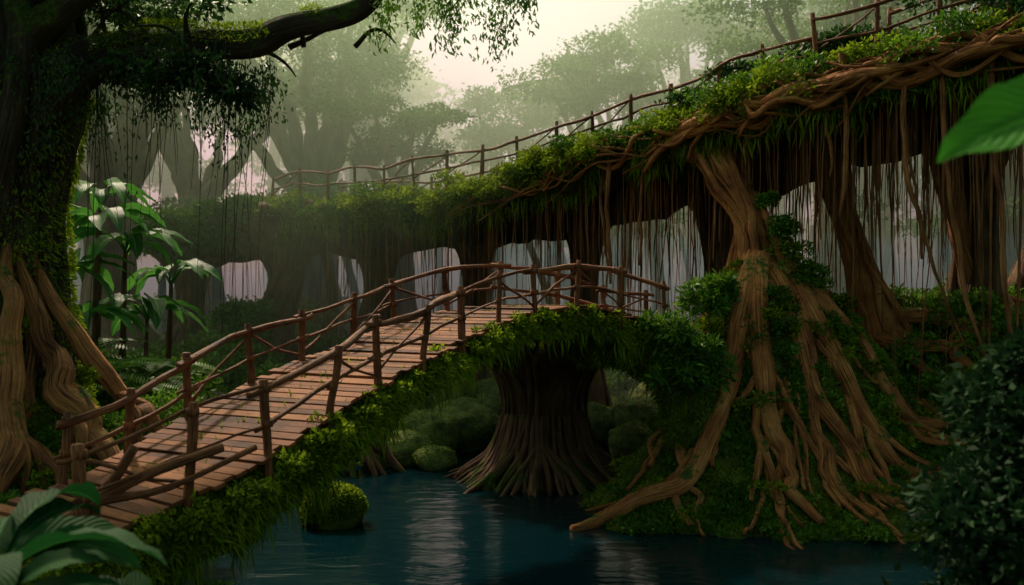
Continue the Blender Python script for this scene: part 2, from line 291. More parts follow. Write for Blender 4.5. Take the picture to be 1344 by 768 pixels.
def fence(side, t0, t1, step, hh=.68):
    tt = np.arange(t0, t1, step); tops = []; mids = []
    for i, t in enumerate(tt):
        P, T, H = fr(t); P = P[0] + H[0] * (0.02 if side == 0 else WB - .02); out = -H[0] if side == 0 else H[0]
        P = P + out * .06; lean = R.normal(size=3) * .04; lean[2] = 0; h = hh * (1 + .08 * R.normal()); r = .036 + .018 * R.random()
        tube(rails, [P + A(0, 0, -.32), P + A(0, 0, .1) + lean * .3, P + A(0, 0, h * .6) + lean, P + A(0, 0, h + .07) + lean * 1.4], [r * 1.1, r * 1.05, r, r * .95], 8, 3, .1)
        tops.append(P + A(0, 0, h - .02) + lean * 1.3 - out * .03); mids.append(P + A(0, 0, h * .45) + lean * .6 + R.normal(size=3) * .02)
        for hz in (h - .02, h * .45): tube(rails, [P + lean * hz / h + A(0, 0, hz - .035), P + lean * hz / h + A(0, 0, hz + .035)], [r * 1.35, r * 1.35], 8, 2, .05)
    tops = np.array(tops); mids = np.array(mids)
    for j, (Q, r) in enumerate([(tops, .034), (mids, .025)]):
        for a in range(0, len(Q) - 1, 2):
            seg = Q[a:a + 3]
            if len(seg) < 2: continue
            e0 = seg[0] - (seg[1] - seg[0]) * .16; e1 = seg[-1] + (seg[-1] - seg[-2]) * .16
            tube(rails, np.vstack([e0, seg, e1]) + R.normal(size=3) * .008, r * (1 + .2 * R.normal()), 7, 4, .13, wob=.05)
    for a in range(len(tops) - 1):
        if R.random() < .6: tube(rails, [mids[a] + A(0, 0, -.2), tops[a + 1] + A(0, 0, -.05)] if R.random() < .5 else [tops[a] + A(0, 0, -.05), mids[a + 1] + A(0, 0, -.22)], [.022, .018], 6, 6, .1, wob=.05)
fence(0, .2, LB - .4, 1.02); fence(1, .9, LB, 1.05)
P, T, H = fr(.25); P = P[0]
tube(rails, [P + A(-.1, .1, -.3), P + A(-.02, .15, .2), P + A(.18, .2, .5), P + A(.3, .25, .72)], [.06, .055, .05, .045], 8, 4, .1)
tube(rails, [P + A(-.35, -.25, -.35), P + A(-.2, -.1, .1), P + A(.3, .3, .42), P + A(.9, .8, .62)], [.05, .05, .045, .04], 8, 4, .1)
tube(rails, [P + A(-.45, -.3, -.15), P + A(-.0, .0, .25), P + A(.5, .5, .3), P + A(1.1, 1.2, .55)], [.04, .04, .035, .03], 8, 4, .1)
rails.obj('railings', M_wood, bridge)

# mossy arch log under the deck
beam = MB(); tt = np.linspace(-.9, LB + .2, 110); P, T, H = fr(np.clip(tt, .2, LB - .2)); P = onedge(np.clip(tt, 0, LB)) + T * (tt - np.clip(tt, 0, LB))[:, None]
th = np.linspace(0, 2 * pi, 29)
hw = 1.0; up = np.cross(T, H)
thk = np.interp(tt / LB, [-.1, 0, .15, .4, .7, .85, 1.1], [.38, .40, .36, .28, .25, .30, .42])
cs = np.sign(np.cos(th)) * np.abs(np.cos(th)) ** .7; sn = np.sign(np.sin(th)) * np.abs(np.sin(th)) ** .8
ctr = P + H * WB * .5 - up * (.09 + thk)[:, None]
G = ctr[:, None] + H[:, None] * (cs * hw)[None, :, None] + up[:, None] * (sn[None] * thk[:, None])[..., None]
dn = fbm(G * 1.6, 4); outv = nrm(G - ctr[:, None]); outv[..., 2] = np.where(outv[..., 2] > .3, 0, outv[..., 2]); G = G + outv * (dn * .22 )[..., None]
grid(beam, G, 0); 
leg = MB()
tube(leg, [A(1.5, 16.6, 3.1), A(2.5, 16.8, 2.95), A(3.2, 16.95, 2.3), A(3.4, 16.9, 1.2), A(3.4, 16.8, -.3)], [.35, .45, .5, .5, .6], 20, 8, .1)
tube(leg, [A(1.2, 17.6, 3.0), A(2.5, 17.9, 2.9), A(3.6, 18, 2.2), A(3.9, 17.8, 1)], [.35, .45, .6, .7], 16, 8, .1)
beam_o = beam.obj('mossy_arch_log', M_mossg); leg_o = leg.obj('arch_foot', M_mossg, beam_o)
mossm = MB()
Ps, Ns = sample(beam, 42000, lambda c, n: (n[:, 2] < .75) * 1.0); 
c0 = ctr[np.argmin(((Ps[:, None, :2] - ctr[None, ::6, :2]) ** 2).sum(-1), 1) * 6]; No = nrm(Ps - c0)
leaves(mossm, Ps, No, .12, .16, .5, .9, .6)
k = (No[:, 2] < .1) & (R.random(len(Ps)) < .35) & (fbm(Ps * 2.5, 2) > -.1)
leaves(mossm, Ps[k], No[k] * .2, .30, .05, .12, 1.2, .7)
k = (R.random(len(Ps)) < .4); leaves(mossm, Ps[k], No[k], .07, .6, .9, .2)
for i in range(80):
    j = R.integers(4, 100); c = P[j] - H[j] * R.uniform(.0, .14) - A(0, 0, R.uniform(.08, .38)); s_ = R.uniform(.12, .26); clump(mossm, c, A(s_, s_, s_ * .8), 170, .07, 5, droop=.5)
Ps, Ns = sample(leg, 12000); leaves(mossm, Ps, nrm(Ns * A(1, 1, .5)), .12, .16, .6, .9, .6); leaves(mossm, Ps[:5000], Ns[:5000], .07, .6, .9, .2)
mossm.obj('moss', M_moss, beam_o)

# ------------------------------------------------------------------ bundles of roots
def bundle(mb, spine, rad, ns, sr, twist=1.2, core=.85, wander=.5, sides=7, sub=7, coremat=0):
    X = cat(np.column_stack([spine, rad]), sub); C = X[:, :3]; r = X[:, 3]; T, U, V = frames(C)
    tube(mb, C, r * core, 24, 1, .05, coremat, spl=False)
    t = np.linspace(0, 1, len(C)); 
    for i in range(ns):
        a = 2 * pi * i / ns + R.random() * .5 + twist * t * (1 if R.random() < .8 else -1) + wander * vnoise(np.column_stack([t * 4, t * 0 + R.random() * 99, t * 0]))
        rr = r * (.84 + .24 * R.random()) ; srr = sr * (.45 + 1.2 * R.random()) * (r / r.mean()) ** .5
        Q = C + rr[:, None] * (np.cos(a)[:, None] * U + np.sin(a)[:, None] * V)
        tube(mb, Q, srr, sides, 1, .1, 0, spl=False)

# ------------------------------------------------------------------ big banyan (right) on its root mound
ban = empty('banyan_tree')
mm_ = MB(); th = np.linspace(0, 2 * pi, 160); rr = np.linspace(0.02, 1, 70) ** .8 * 5.4
TH, RR = np.meshgrid(th, rr, indexing='ij'); X = 5 + RR * np.cos(TH) * np.where(np.cos(TH) > 0, 1.2, 1); Y = 18.4 + RR * np.sin(TH) * .82
def moundz(x, y):
    x = np.asarray(x, float); y = np.asarray(y, float)
    b = mound(x + .4 * fbm(np.stack([x * .8, y * .8, x * 0 + 3], -1), 3), y + .4 * fbm(np.stack([x * .8, y * .8, x * 0 + 8], -1), 3))
    return np.maximum(b, np.minimum(terrain(x, y), b + 2) - .05) + .16 * fbm(np.stack([x * 2.2, y * 2.2, x * 0], -1), 3)
Z = moundz(X, Y); grid(mm_, np.stack([X, Y, Z], -1), flip=True); mo = mm_.obj('moss_mound', M_mossg, ban)
mg = MB(); Ps, Ns = sample(mm_, 66000, lambda c, n: ((c[:, 2] > .0) & (c[:, 1] < 20.5)) * 1.0); Ns = np.where(Ns[:, 2:] < 0, -Ns, Ns)
pat = fbm(Ps * 1.3, 3)
k = pat > -.05; leaves(mg, Ps[k], Ns[k] + A(0, 0, .4), .10, .6, .7, .0, .5)
k = pat <= .1; leaves(mg, Ps[k], Ns[k] + A(0, 0, .4), .075, .25, .8, .3, .5, mat=1)
for i in range(100):
    j = R.integers(len(Ps)); clump(mg, Ps[j] + Ns[j] * .03, A(.32, .32, .2), 200, .09, 5, mat=int(R.random() < .5))
for i in range(26):   # clumps growing between the upper roots
    a = R.uniform(-2.7, -.3); r_ = R.uniform(.6, 1.9); x = 5 + r_ * math.cos(a); y = 18.4 + .82 * r_ * math.sin(a); q_ = R.uniform(.14, .26)
    clump(mg, A(x, y - .12, float(moundz(A(x), A(y))[0]) + .12), A(q_, q_, q_ * 1.2), 330, .075, 6, mat=int(R.random() < .6))
for c, r_ in ((A(5.25, 17.8, 5.2), .32), (A(5.35, 17.8, 4.7), .4), (A(4.4, 17.7, 4.2), .38), (A(4.2, 17.5, 3.7), .4), (A(5.7, 17.6, 4.2), .4), (A(5.0, 18.0, 5.8), .2), (A(6.2, 17.7, 3.7), .4), (A(3.9, 17.2, 3.2), .35)): clump(mg, c, A(r_, r_ * .6, r_ * 1.1), 900, .09, 7, mat=int(R.random() < .6))
mg.obj('mound_foliage', [M_leaf, M_moss], ban)
roots = MB()
bundle(roots, [A(5.2, 18.5, 2.6), A(5.1, 18.4, 3.8), A(4.9, 18.3, 4.8), A(4.7, 18.45, 5.6), A(4.4, 18.9, 6.4), A(4.15, 19.4, 7.0), A(3.9, 19.9, 7.5)], [1.1, .7, .36, .27, .28, .36, .6], 24, .065, 1.8, .85, .9)
for i in range(16):
    a = R.uniform(-pi - .2, .2); b = A(4.85 + .28 * math.cos(a), 18.3 + .28 * math.sin(a), R.uniform(4.9, 5.5))
    tp = A(4.25 + R.uniform(-.55, .7), 19.1 + R.uniform(-.1, .6), 7.1)
    tube(roots, [tp, (tp + b) / 2 + R.normal(size=3) * .1, b, A(5 + .75 * math.cos(a), 18.3 + .7 * math.sin(a), 3.9)], [.09, .06, .08, .12], 8, 7, .1, wob=.12)
def root(pts, r0, r1, lift=.3, fork=2, mb=roots, zf=moundz, wob=.35, sides=10):
    P = cat(np.array([[p[0], p[1], 0] for p in pts], float), 8); n = len(P)
    t = np.linspace(0, 1, n); k = R.random() * 80
    dr = nrm(np.gradient(P, axis=0)); sd = np.column_stack([-dr[:, 1], dr[:, 0], dr[:, 2]])
    P = P + sd * (wob * (vnoise(np.column_stack([t * 5 + k, t * 0, t * 0])) + .4 * vnoise(np.column_stack([t * 13 + k, t * 0, t * 0]))) * np.sin(t * pi * .9 + .1))[:, None]
    r = r0 * (1 - t) + r1 * t
    P[:, 2] = zf(P[:, 0], P[:, 1]); P[:, 2] = np.convolve(np.pad(P[:, 2], 3, 'edge'), np.ones(7) / 7, 'valid') + r * lift + .03 * np.sin(t * 9 + k)
    tube(mb, P, r, sides, 2, .09)
    for f in range(fork):
        i = int(n * R.uniform(.25, .75)); d = dr[i]; a = R.choice([-1, 1]) * R.uniform(.4, .8); d = A(d[0] * math.cos(a) - d[1] * math.sin(a), d[0] * math.sin(a) + d[1] * math.cos(a), 0); ln = R.uniform(.7, 1.7)
        root([P[i], P[i] + d * ln * .5, P[i] + d * ln + dr[i] * .4], r[i] * .75, .035, lift, 1 if r[i] > .12 and R.random() < .6 else 0, mb, zf, wob * .5, 8)
def pol(deg, *rs):
    out = []
    for i, r in enumerate(rs):
        a = math.radians(deg + (R.normal() * 7 if 0 < i else 0)); out.append((5 + r * math.cos(a), 18.4 + .82 * r * math.sin(a)))
    return out
root([(4.75, 17.9), (4.3, 17.2), (3.9, 16.7), (3.4, 16.3), (2.7, 16.0), (2.0, 15.8), (1.5, 15.7), (1.0, 15.3)], .24, .08, 1.2, 2, wob=.2)
root([(4.8, 17.8), (4.6, 17.1), (4.5, 16.5), (4.7, 16.0), (4.75, 15.6), (5.1, 15.0)], .23, .08, 1.2, 2)
root([(5.0, 17.8), (5.1, 17.0), (5.5, 16.4), (6.1, 16.0), (6.5, 15.4)], .21, .08, 1.2, 2)
root([(5.2, 17.8), (5.7, 17.2), (6.4, 16.8), (7.1, 16.4), (7.8, 15.9)], .22, .08, 1.2, 3)
root([(5.3, 17.9), (6.2, 17.6), (7.0, 17.3), (7.9, 17.0), (8.6, 16.6)], .20, .07, 1.2, 2)
root([(4.6, 18.1), (3.9, 17.6), (3.5, 17.0), (3.3, 16.4), (2.9, 15.8), (3.0, 15.2)], .18, .06, 1.2, 2)
root([(5.1, 17.8), (5.4, 17.0), (5.3, 16.3), (5.6, 15.6), (6.0, 15.1)], .15, .06, 1.2, 2)
for a in (-140, -118, -102, -84, -57, -40, -25, 10, 60, 120, 190):
    root(pol(a, .4, 1.2, 2.0, R.uniform(2.8, 4.0)), R.uniform(.08, .14), .05, 1.0, 1, wob=.65)
bundle(roots, [A(8.3, 20.2, 2.2), A(7.9, 20.1, 3.6), A(7.55, 20.0, 4.8), A(7.2, 20.1, 6.0), A(6.9, 20.3, 7.5)], [1.2, .5, .28, .26, .55], 18, .06, 1.6, .85, .8)
bundle(roots, [A(11.2, 20.5, 2), A(10.6, 20.4, 3.6), A(10.1, 20.5, 5), A(9.8, 20.7, 7.6)], [1.0, .38, .22, .4], 12, .06, 1.4, .85)
terr = lambda x, y: np.maximum(terrain(np.asarray(x, float), np.asarray(y, float)), mound(x, y))
for pt in ([(8.2, 19.9), (8.6, 19.0), (9.0, 18.3), (9.3, 17.6)], [(8.0, 19.8), (7.9, 19), (8.1, 18.2), (8.5, 17.3)], [(8.4, 20), (9.3, 19.5), (10, 18.9), (10.4, 18)], [(7.9, 19.8), (7.2, 19), (7.2, 18.2), (7.6, 17.2)], [(11, 20.2), (11.4, 19.3), (11.8, 18.5)], [(10.9, 20.2), (10.4, 19.4), (10.5, 18.4)], [(8.5, 20), (9.2, 19), (10.2, 18.4), (11.2, 17.6)]):
    root(pt, .19, .07, 1.2, 2, zf=terr)
roots.obj('roots', M_root, ban)

# ------------------------------------------------------------------ pillar tree under the footbridge
pil = MB(); cx, cy = .70, 20.0
zs = A(-.5, .1, .55, 1.3, 2.0, 2.5, 2.85, 3.2); rs = A(2.1, 1.7, 1.15, .86, .92, 1.25, 1.9, 2.6)
bundle(pil, np.column_stack([zs * 0 + cx, zs * 0 + cy, zs]), rs, 64, .055, .35, .95, .35)
for i in range(40):
    a = R.uniform(-pi - .3, .3); c = A(cx, cy, 0); d = A(math.cos(a), math.sin(a), 0); e = A(math.cos(a + R.normal() * .15), math.sin(a + R.normal() * .15), 0)
    tube(pil, [c + d * .88 + A(0, 0, 1.4), c + d * 1.08 + A(0, 0, .75), c + e * 1.5 + A(0, 0, .25), c + e * R.uniform(1.9, 2.4) + A(0, 0, -.1)], [.05, .07, .07, .03], 7, 6, .1)
pil.obj('fig_trunk_pillar', M_trunk)

# ------------------------------------------------------------------ living root bridge (upper)
rb = empty('living_root_bridge')
E = A(-12.2, 30.0, 5.3, -10.4, 29, 5.85, -7.5, 28, 6.3, -4.6, 26, 6.25, -1.7, 24, 6.4, .5, 22.5, 6.75, 2.07, 21, 7.15, 3.7, 19.3, 7.35, 4.95, 18, 7.65, 6.2, 17, 7.85, 7.7, 16, 8.05, 9.4, 15, 8.3, 13, 13.5, 8.8).reshape(-1, 3)
EC = cat(E, 12); T, _, _ = frames(EC); H = nrm(np.column_stack([-T[:, 1], T[:, 0], T[:, 0] * 0]))
cs = A(5, .1, 4, .35, 2.6, .5, 1.5, .5, .7, .45, .25, .3, 0, 0, .1, -.30, .5, -.48, 1.2, -.55, 2.2, -.65, 3.4, -.75, 4.6, -.75, 5.3, -.3).reshape(-1, 2); cs = cat(cs, 4)
tap = ss(0, 14, np.arange(len(EC)))[:, None] * .8 + .2
G = EC[:, None] + H[:, None] * (cs[None, :, 0] * tap)[..., None] + A(0, 0, 1) * (cs[None, :, 1] * tap)[..., None]
dn = fbm(G * .9, 4) ; G[..., 2] += dn * .45; G[..., :2] -= (H[:, None] * (fbm(G * 1.3 + 7, 3) * .5)[..., None])[..., :2]
slab = MB(); h = 28
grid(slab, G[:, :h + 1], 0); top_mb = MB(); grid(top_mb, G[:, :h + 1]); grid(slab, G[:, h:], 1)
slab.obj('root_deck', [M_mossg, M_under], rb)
um = MB()
Ps, Ns = sample(top_mb, 50000)
lip = G[:, 12:h + 3]; lm = MB(); grid(lm, lip); Ps2, _ = sample(lm, 64000)
Nn = np.tile(A(-.35, -.5, .8), (len(Ps2), 1)); pat = fbm(Ps2 * .8, 3)
k = pat > .05; leaves(um, Ps2[k], Nn[k], .12, .55, .8, .2, .5)
leaves(um, Ps2[~k], Nn[~k], .12, .22, .7, .7, .5, mat=1)
leaves(um, Ps[:16000], np.tile(A(0, 0, 1.), (16000, 1)), .16, .5, .8, .2)
k = np.abs(fbm(Ps2 * 1.4, 2)) > .12; Q = Ps2[k][:10000]; leaves(um, Q + A(0, -.05, -.1), Q * 0, .34, .07, .15, 1, .7, mat=1)
for i in range(240):
    j = R.integers(2, len(EC) - 10); c = EC[j] + H[j] * R.uniform(-.2, 1.0) + A(0, 0, R.uniform(.0, .5)); s_ = R.uniform(.25, .7)
    clump(um, c, A(s_, s_, s_ * .6), int(300 * s_ / .5), .11, 6, mat=int(R.random() < .6))
for i in range(50):
    j = R.integers(10, 96); c = EC[j] + H[j] * R.uniform(-.3, .3) + A(0, 0, R.uniform(-.15, .35)); s_ = R.uniform(.45, .8)
    clump(um, c, A(s_, s_ * .8, s_ * .55), 900, .085, 9, mat=1, droop=.5)
um.obj('bridge_foliage', [M_leaf, M_moss], rb)
er = MB(); nE = len(EC)
for i in range(28):
    a0 = int(R.uniform(.52, .78) * nE) if i < 20 else int(R.uniform(.3, .45) * nE); b0 = min(nE - 1, a0 + int(R.uniform(.12, .4) * nE)); tt = np.arange(a0, b0)
    k1 = R.random() * 90; w1 = vnoise(np.column_stack([tt * .15 + k1, tt * 0., tt * 0.])); w2 = vnoise(np.column_stack([tt * .11, tt * 0. + k1, tt * 0.]))
    o1 = .04 + .42 * w1; C = EC[a0:b0] + A(0, 0, 1) * (o1)[:, None] - H[a0:b0] * (.38 + .14 * w2)[:, None] + H[a0:b0] * (np.abs(o1 - .05) * .8)[:, None]
    if len(C) < 6: continue
    r = R.choice([.03, .045, .06, .1]) * R.uniform(.8, 1.2) * np.sin(np.linspace(.35, pi - .15, len(C)))
    C[:, 2] += np.linspace(1, 0, len(C)) ** 6 * -.5
    tube(er, C, r, 8, 2, .1, wob=.10)
for i in range(14):
    j = int(R.uniform(.62, .93) * nE); k2 = min(nE - 1, j + int(R.uniform(8, 22))); m_ = (j + k2) // 2
    tube(er, [EC[j] - H[j] * .2 + A(0, 0, .35), EC[m_] - H[m_] * .35 + A(0, 0, -.1 + .15 * R.normal()), EC[k2] - H[k2] * .2 + A(0, 0, .3)], [.04, .07, .04], 8, 10, .1, wob=.25)
er.obj('edge_roots', M_root, rb)
hr = MB()
for i in range(760):
    u_ = R.random() ** .85; j = int((.06 + .92 * u_) * nE); back = abs(R.normal()) * 1.5 if R.random() < .75 else R.uniform(0, 5)
    p0 = EC[min(j, nE - 1)] + H[min(j, nE - 1)] * back + A(0, 0, -.3 - .06 * back)
    g_ = float(max(terrain(A(p0[0]), A(p0[1]))[0], mound(A(p0[0]), A(p0[1]))[0], 0)); full = p0[2] - g_
    ln = min(full, abs(R.normal()) * 1.0 + R.uniform(.5, 2.8)); 
    if R.random() < .06 and back < 3: ln = min(full + .2, 6)
    r = R.choice([.008, .012, .017, .026], p=[.55, .33, .09, .03]); w = R.normal(size=2) * .05 * ln * .4
    tube(hr, [p0 + A(0, 0, .3), p0 + A(w[0] * .3, w[1] * .3, -ln * .4), p0 + A(w[0], w[1] * .6, -ln * .75), p0 + A(w[0] * 1.3, w[1], -ln)], [r * 1.3, r, r * .9, r * .35], 5, 5, .12, wob=.03)
for (x, y, z0, z1, dx, r) in ((6.1, 16.9, 8.2, 5.4, .0, .05), (5.9, 17.2, 7.8, 6.2, .1, .035), (7.0, 16.3, 7.7, 4.6, .35, .045), (7.5, 16.0, 7.9, 2.6, .9, .04), (7.1, 16.6, 7.6, 3.0, 1.2, .03), (8.2, 15.7, 7.9, 2.2, .6, .045), (2.2, 20.8, 7, 4.2, .05, .05), (2.9, 20.3, 7.1, 4.6, -.05, .04), (2.1, 21.2, 7, 3.9, .1, .03)):
    tube(hr, [A(x, y, z0 + .3), A(x + dx * .1, y - .05, z0 * .7 + z1 * .3), A(x + dx * .5, y, z0 * .3 + z1 * .7), A(x + dx, y + .1, z1)], [r * 1.3, r, r, r * .5], 7, 7, .1, wob=.1)
hr.obj('aerial_roots', M_aerial, rb)
ur = MB()
def ufence(a, b, off, step, hh, zoff=.45):
    S = np.concatenate([[0], np.cumsum(np.linalg.norm(np.diff(EC, axis=0), axis=1))]); tt = np.arange(a, b, step); tops = []; mids = []
    for t in tt:
        f = np.interp(t, S, np.arange(nE)); i = int(f); P = EC[i] + (EC[min(i + 1, nE - 1)] - EC[i]) * (f - i) + H[i] * off + A(0, 0, zoff); l = R.normal(size=3) * .05; l[2] = 0; h = hh * (1 + .1 * R.normal()); r = R.uniform(.04, .055)
        tube(ur, [P - A(0, 0, .3), P + A(0, 0, h * .5) + l * .6, P + A(0, 0, h + .1) + l], [r * 1.1, r, r * .9], 7, 3, .1); tops.append(P + l + A(0, 0, h - .03)); mids.append(P + l * .6 + A(0, 0, h * .45))
    for Q, r in ((np.array(tops), .038), (np.array(mids), .028)):
        for a_ in range(0, len(Q) - 1, 2):
            tube(ur, Q[a_:a_ + 3] + A(0, -.04, 0), r, 6, 4, .1, wob=.06)
    for a_ in range(len(tops) - 1):
        if R.random() < .5: tube(ur, [mids[a_] - A(0, 0, .15), tops[a_ + 1]], [.022, .018], 5, 4, .1, wob=.05)
ufence(5.0, 22.6, .5, 1.15, .68, .65); ufence(6, 21, 2.6, 1.2, .68, .5); ufence(22.4, 40, .3, 1.1, .95, .6); ufence(23.3, 40, 2.0, 1.3, .9, .9)
ur.obj('railings', M_wood, rb)
st = MB()
def stem(x, y, z0, z1, r, top, dx=0, n=16):
    hh = z1 - z0; bundle(st, [A(x, y, z0 - .3), A(x + dx * .3, y, z0 + hh * .18), A(x + dx * .7, y, z0 + hh * .45), A(x + dx, y, z0 + hh * .68), A(x + dx, y, z0 + hh * .86), A(x + dx * .9, y + .2, z1)], [r * 3.2, r * 1.9, r * 1.1, r, r * 1.9, top], n, r * .2, 1.1, .92)
stem(-8.2, 28.8, 1.2, 6.0, .5, 2.0, 1.1, 22); stem(-4.7, 29.5, .9, 6.0, .42, 2.0, .4); stem(-10.9, 30, 1, 5.6, .42, 1.5, .4); stem(5.6, 23.5, .6, 7.2, .42, 1.8, -.2); stem(10.5, 20.6, 2, 8.2, .42, 1.8, 0); stem(-1.5, 27.8, .6, 6.3, .36, 1.8, .4); stem(1.9, 26.0, .5, 6.7, .34, 1.7, .2)
st.obj('support_stems', M_trunk, rb)
sm = MB()
for c, r_ in ((A(-8.6, 27.4, 1.6), A(1.6, 1, 1.6)), (A(-8.0, 27.6, 2.9), A(.8, .6, 1)), (A(-4.8, 28.6, 1.2), A(1.2, .8, .7)), (A(-10.8, 29, 1.4), A(1.4, 1, 1)), (A(-9.8, 28.4, 5.9), A(2.0, 1.2, .7)), (A(-10.7, 29, 5.5), A(1.2, 1.0, .6)), (A(-8.3, 27.8, 6.4), A(1.2, .8, .5))):
    clump(sm, c, r_, 3600, .15, 12)
sm.obj('stem_foliage', M_leaf, rb)

# ------------------------------------------------------------------ giant tree on the left bank
gt = empty('giant_fig_tree'); tr = MB()
bundle(tr, [A(-6.9, 12.2, .9), A(-6.85, 12.2, 2.2), A(-6.85, 12.3, 3.6), A(-6.85, 12.3, 5.2), A(-6.6, 12.2, 6.8), A(-6.9, 12.4, 9), A(-7.2, 12.6, 12)], [1.35, 1.0, .75, .68, .8, .7, .6], 26, .09, 1.0, .92)
tube(tr, [A(-6.7, 12.1, 6.2), A(-5.9, 12, 6.9), A(-4.7, 12, 7.25), A(-3.4, 11.8, 7.2), A(-2.4, 11.5, 7.4), A(-1.7, 11.5, 7.8), A(-.8, 11.5, 8.7)], [.42, .3, .22, .18, .15, .12, .07], 12, 9, .08, wob=.1)
tube(tr, [A(-6.3, 11.9, 6.1), A(-5.6, 11.8, 6.7), A(-4.9, 11.7, 7.0), A(-4.1, 11.6, 6.84), A(-3.5, 11.5, 6.54), A(-3.15, 11.4, 6.25)], [.2, .14, .1, .07, .045, .02], 9, 8, .08, wob=.12)
tube(tr, [A(-6.5, 12, 7), A(-5.6, 11.5, 7.7), A(-4.6, 11, 8.3), A(-3.6, 10.6, 8.5)], [.3, .2, .15, .08], 9, 8, .08, wob=.15)
for i in range(16):
    a = R.uniform(0, 1); b = A(-5.6 + 3.6 * a, 11.9, 7.2); d = A(R.normal() * .7, R.normal() * .5, R.uniform(-.4, .9)); tube(tr, [b, b + d * .5, b + d + A(0, 0, -.2)], [.04, .025, .01], 6, 6, .1, wob=.12)
tr.obj('trunk', M_dark, gt)
lr = MB()
rz = lambda x, y: terrain(np.asarray(x, float), np.asarray(y, float)) + 2.0 * np.exp(-(((np.asarray(x) + 6.7) / 1.0) ** 2 + ((np.asarray(y) - 12.1) / 1.05) ** 2))
for pts, r_ in (([A(-6.6, 11.9, 5.0), A(-6.2, 11.35, 3.8), A(-5.95, 11.0, 2.9), A(-5.75, 10.6, 2.2), A(-5.6, 9.9, 1.6)], (.04, .10, .15, .16, .08)),
                ([A(-6.5, 12.0, 4.9), A(-6.0, 11.5, 3.7), A(-5.55, 11.1, 2.8), A(-5.0, 10.9, 2.15), A(-4.55, 10.6, 1.6)], (.04, .10, .15, .14, .07)),
                ([A(-6.4, 12.2, 4.8), A(-5.95, 11.8, 3.8), A(-5.3, 11.8, 2.95), A(-4.7, 11.9, 2.3), A(-4.2, 12, 1.6)], (.04, .09, .12, .1, .05)),
                ([A(-6.8, 11.9, 5.0), A(-6.55, 11.2, 3.6), A(-6.4, 10.8, 2.6), A(-6.3, 10.1, 2.0), A(-6.1, 9.4, 1.6)], (.04, .11, .16, .14, .08)),
                ([A(-7.1, 11.9, 5.0), A(-7.1, 11.2, 3.4), A(-7.0, 10.6, 2.4), A(-6.9, 9.8, 1.6)], (.04, .13, .16, .1)),
                ([A(-6.5, 11.8, 4.2), A(-6.1, 11.2, 2.9), A(-5.95, 10.7, 2.2), A(-5.9, 9.9, 1.7)], (.03, .08, .09, .06)),
                ([A(-6.3, 11.9, 4.2), A(-5.75, 11.4, 3.1), A(-5.3, 11.3, 2.5), A(-4.8, 11.3, 1.9)], (.03, .07, .08, .05)),
                ([A(-6.6, 11.6, 4.0), A(-6.3, 11.0, 2.9), A(-5.6, 10.6, 2.2), A(-5.1, 10.3, 1.7)], (.03, .07, .08, .05)),
                ([A(-6.9, 11.6, 4.0), A(-6.75, 11.0, 2.9), A(-6.7, 10.4, 2.1), A(-6.4, 9.6, 1.7)], (.03, .08, .09, .05))):
    tube(lr, pts, r_, 12, 8, .13, wob=.25)
    for f in range(2):
        b = pts[-3] * (.6 if f else .3) + pts[-2] * (.4 if f else .7); tube(lr, [b, b + A(R.uniform(-.1, .35), -.2, -.25), b + A(R.uniform(-.1, .7), -.4, -.75)], [.07, .055, .025], 8, 6, .1, wob=.1)
lr.obj('buttress_roots', M_rootl, gt)
lf = MB()
th = np.linspace(0, 2 * pi, 60); TH, RR = np.meshgrid(th, np.linspace(0, 3.2, 40), indexing='ij'); X = -6.7 + RR * np.cos(TH); Y = 12.2 + RR * np.sin(TH); Z = rz(X, Y) + .04
bm_ = MB(); grid(bm_, np.stack([X, Y, Z], -1), flip=True); bm_.obj('root_flare_moss', M_mossg, gt)
Ps, Ns = sample(bm_, 18000); leaves(lf, Ps, np.tile(A(0, 0, 1.), (len(Ps), 1)), .09, .5, .8, .1, mat=1)
for c in (A(-5.95, 11.0, 2.5), A(-5.6, 10.9, 2.2), A(-6.2, 10.9, 2.5), A(-5.5, 11.5, 2.9), A(-5.0, 11.5, 2.3), A(-6.0, 11.5, 3.5), A(-6.4, 11.2, 3.1), A(-5.3, 10.5, 1.9)): clump(lf, c, A(.24, .2, .24), 300, .07, 5, mat=1 + int(R.random() < .5))
tm = MB(); tube(tm, [A(-6.85, 12.2, 2.2), A(-6.85, 12.3, 3.6), A(-6.85, 12.3, 5.2), A(-6.6, 12.2, 6.8)], [1.15, .88, .78, .9], 16, 6, .05); Ps, Ns = sample(tm, 16000); k = fbm(Ps * 1.1, 2) > -.3
leaves(lf, Ps[k], Ns[k], .09, .3, .5, .8, mat=2)
bt = MB(); tube(bt, [A(-6.3, 12.1, 6.6), A(-5.9, 12, 6.95), A(-4.7, 12, 7.3), A(-3.4, 11.8, 7.25), A(-2.4, 11.5, 7.45)], [.4, .31, .24, .2, .16], 10, 6, .05); Ps, Ns = sample(bt, 5500, lambda c, n: (n[:, 2] > -.3) * 1.0); k = fbm(Ps * 2, 2) > -.15; leaves(lf, Ps[k], Ns[k], .06, .3, .7, .3, mat=2)
for (cx, cy, cz, a, b, c, n) in ((-6.5, 11.5, 8.6, 2.2, 1.6, .9, 5200), (-4.2, 11, 8.8, 1.8, 1.5, .7, 4200), (-7.8, 11, 7.8, 1.2, 1.2, 1, 2600), (-5.2, 12.5, 7.9, 1.3, 1, .5, 2600), (-4.2, 11.5, 6.75, .6, .4, .25, 700), (-3.4, 11.5, 6.5, .4, .3, .2, 400), (-5.2, 12, 6.9, .6, .5, .3, 900), (-.7, 11.5, 8.5, .9, .7, .4, 1500)):
    clump(lf, A(cx, cy, cz), A(a, b, c), n, .11, 12, droop=.5)
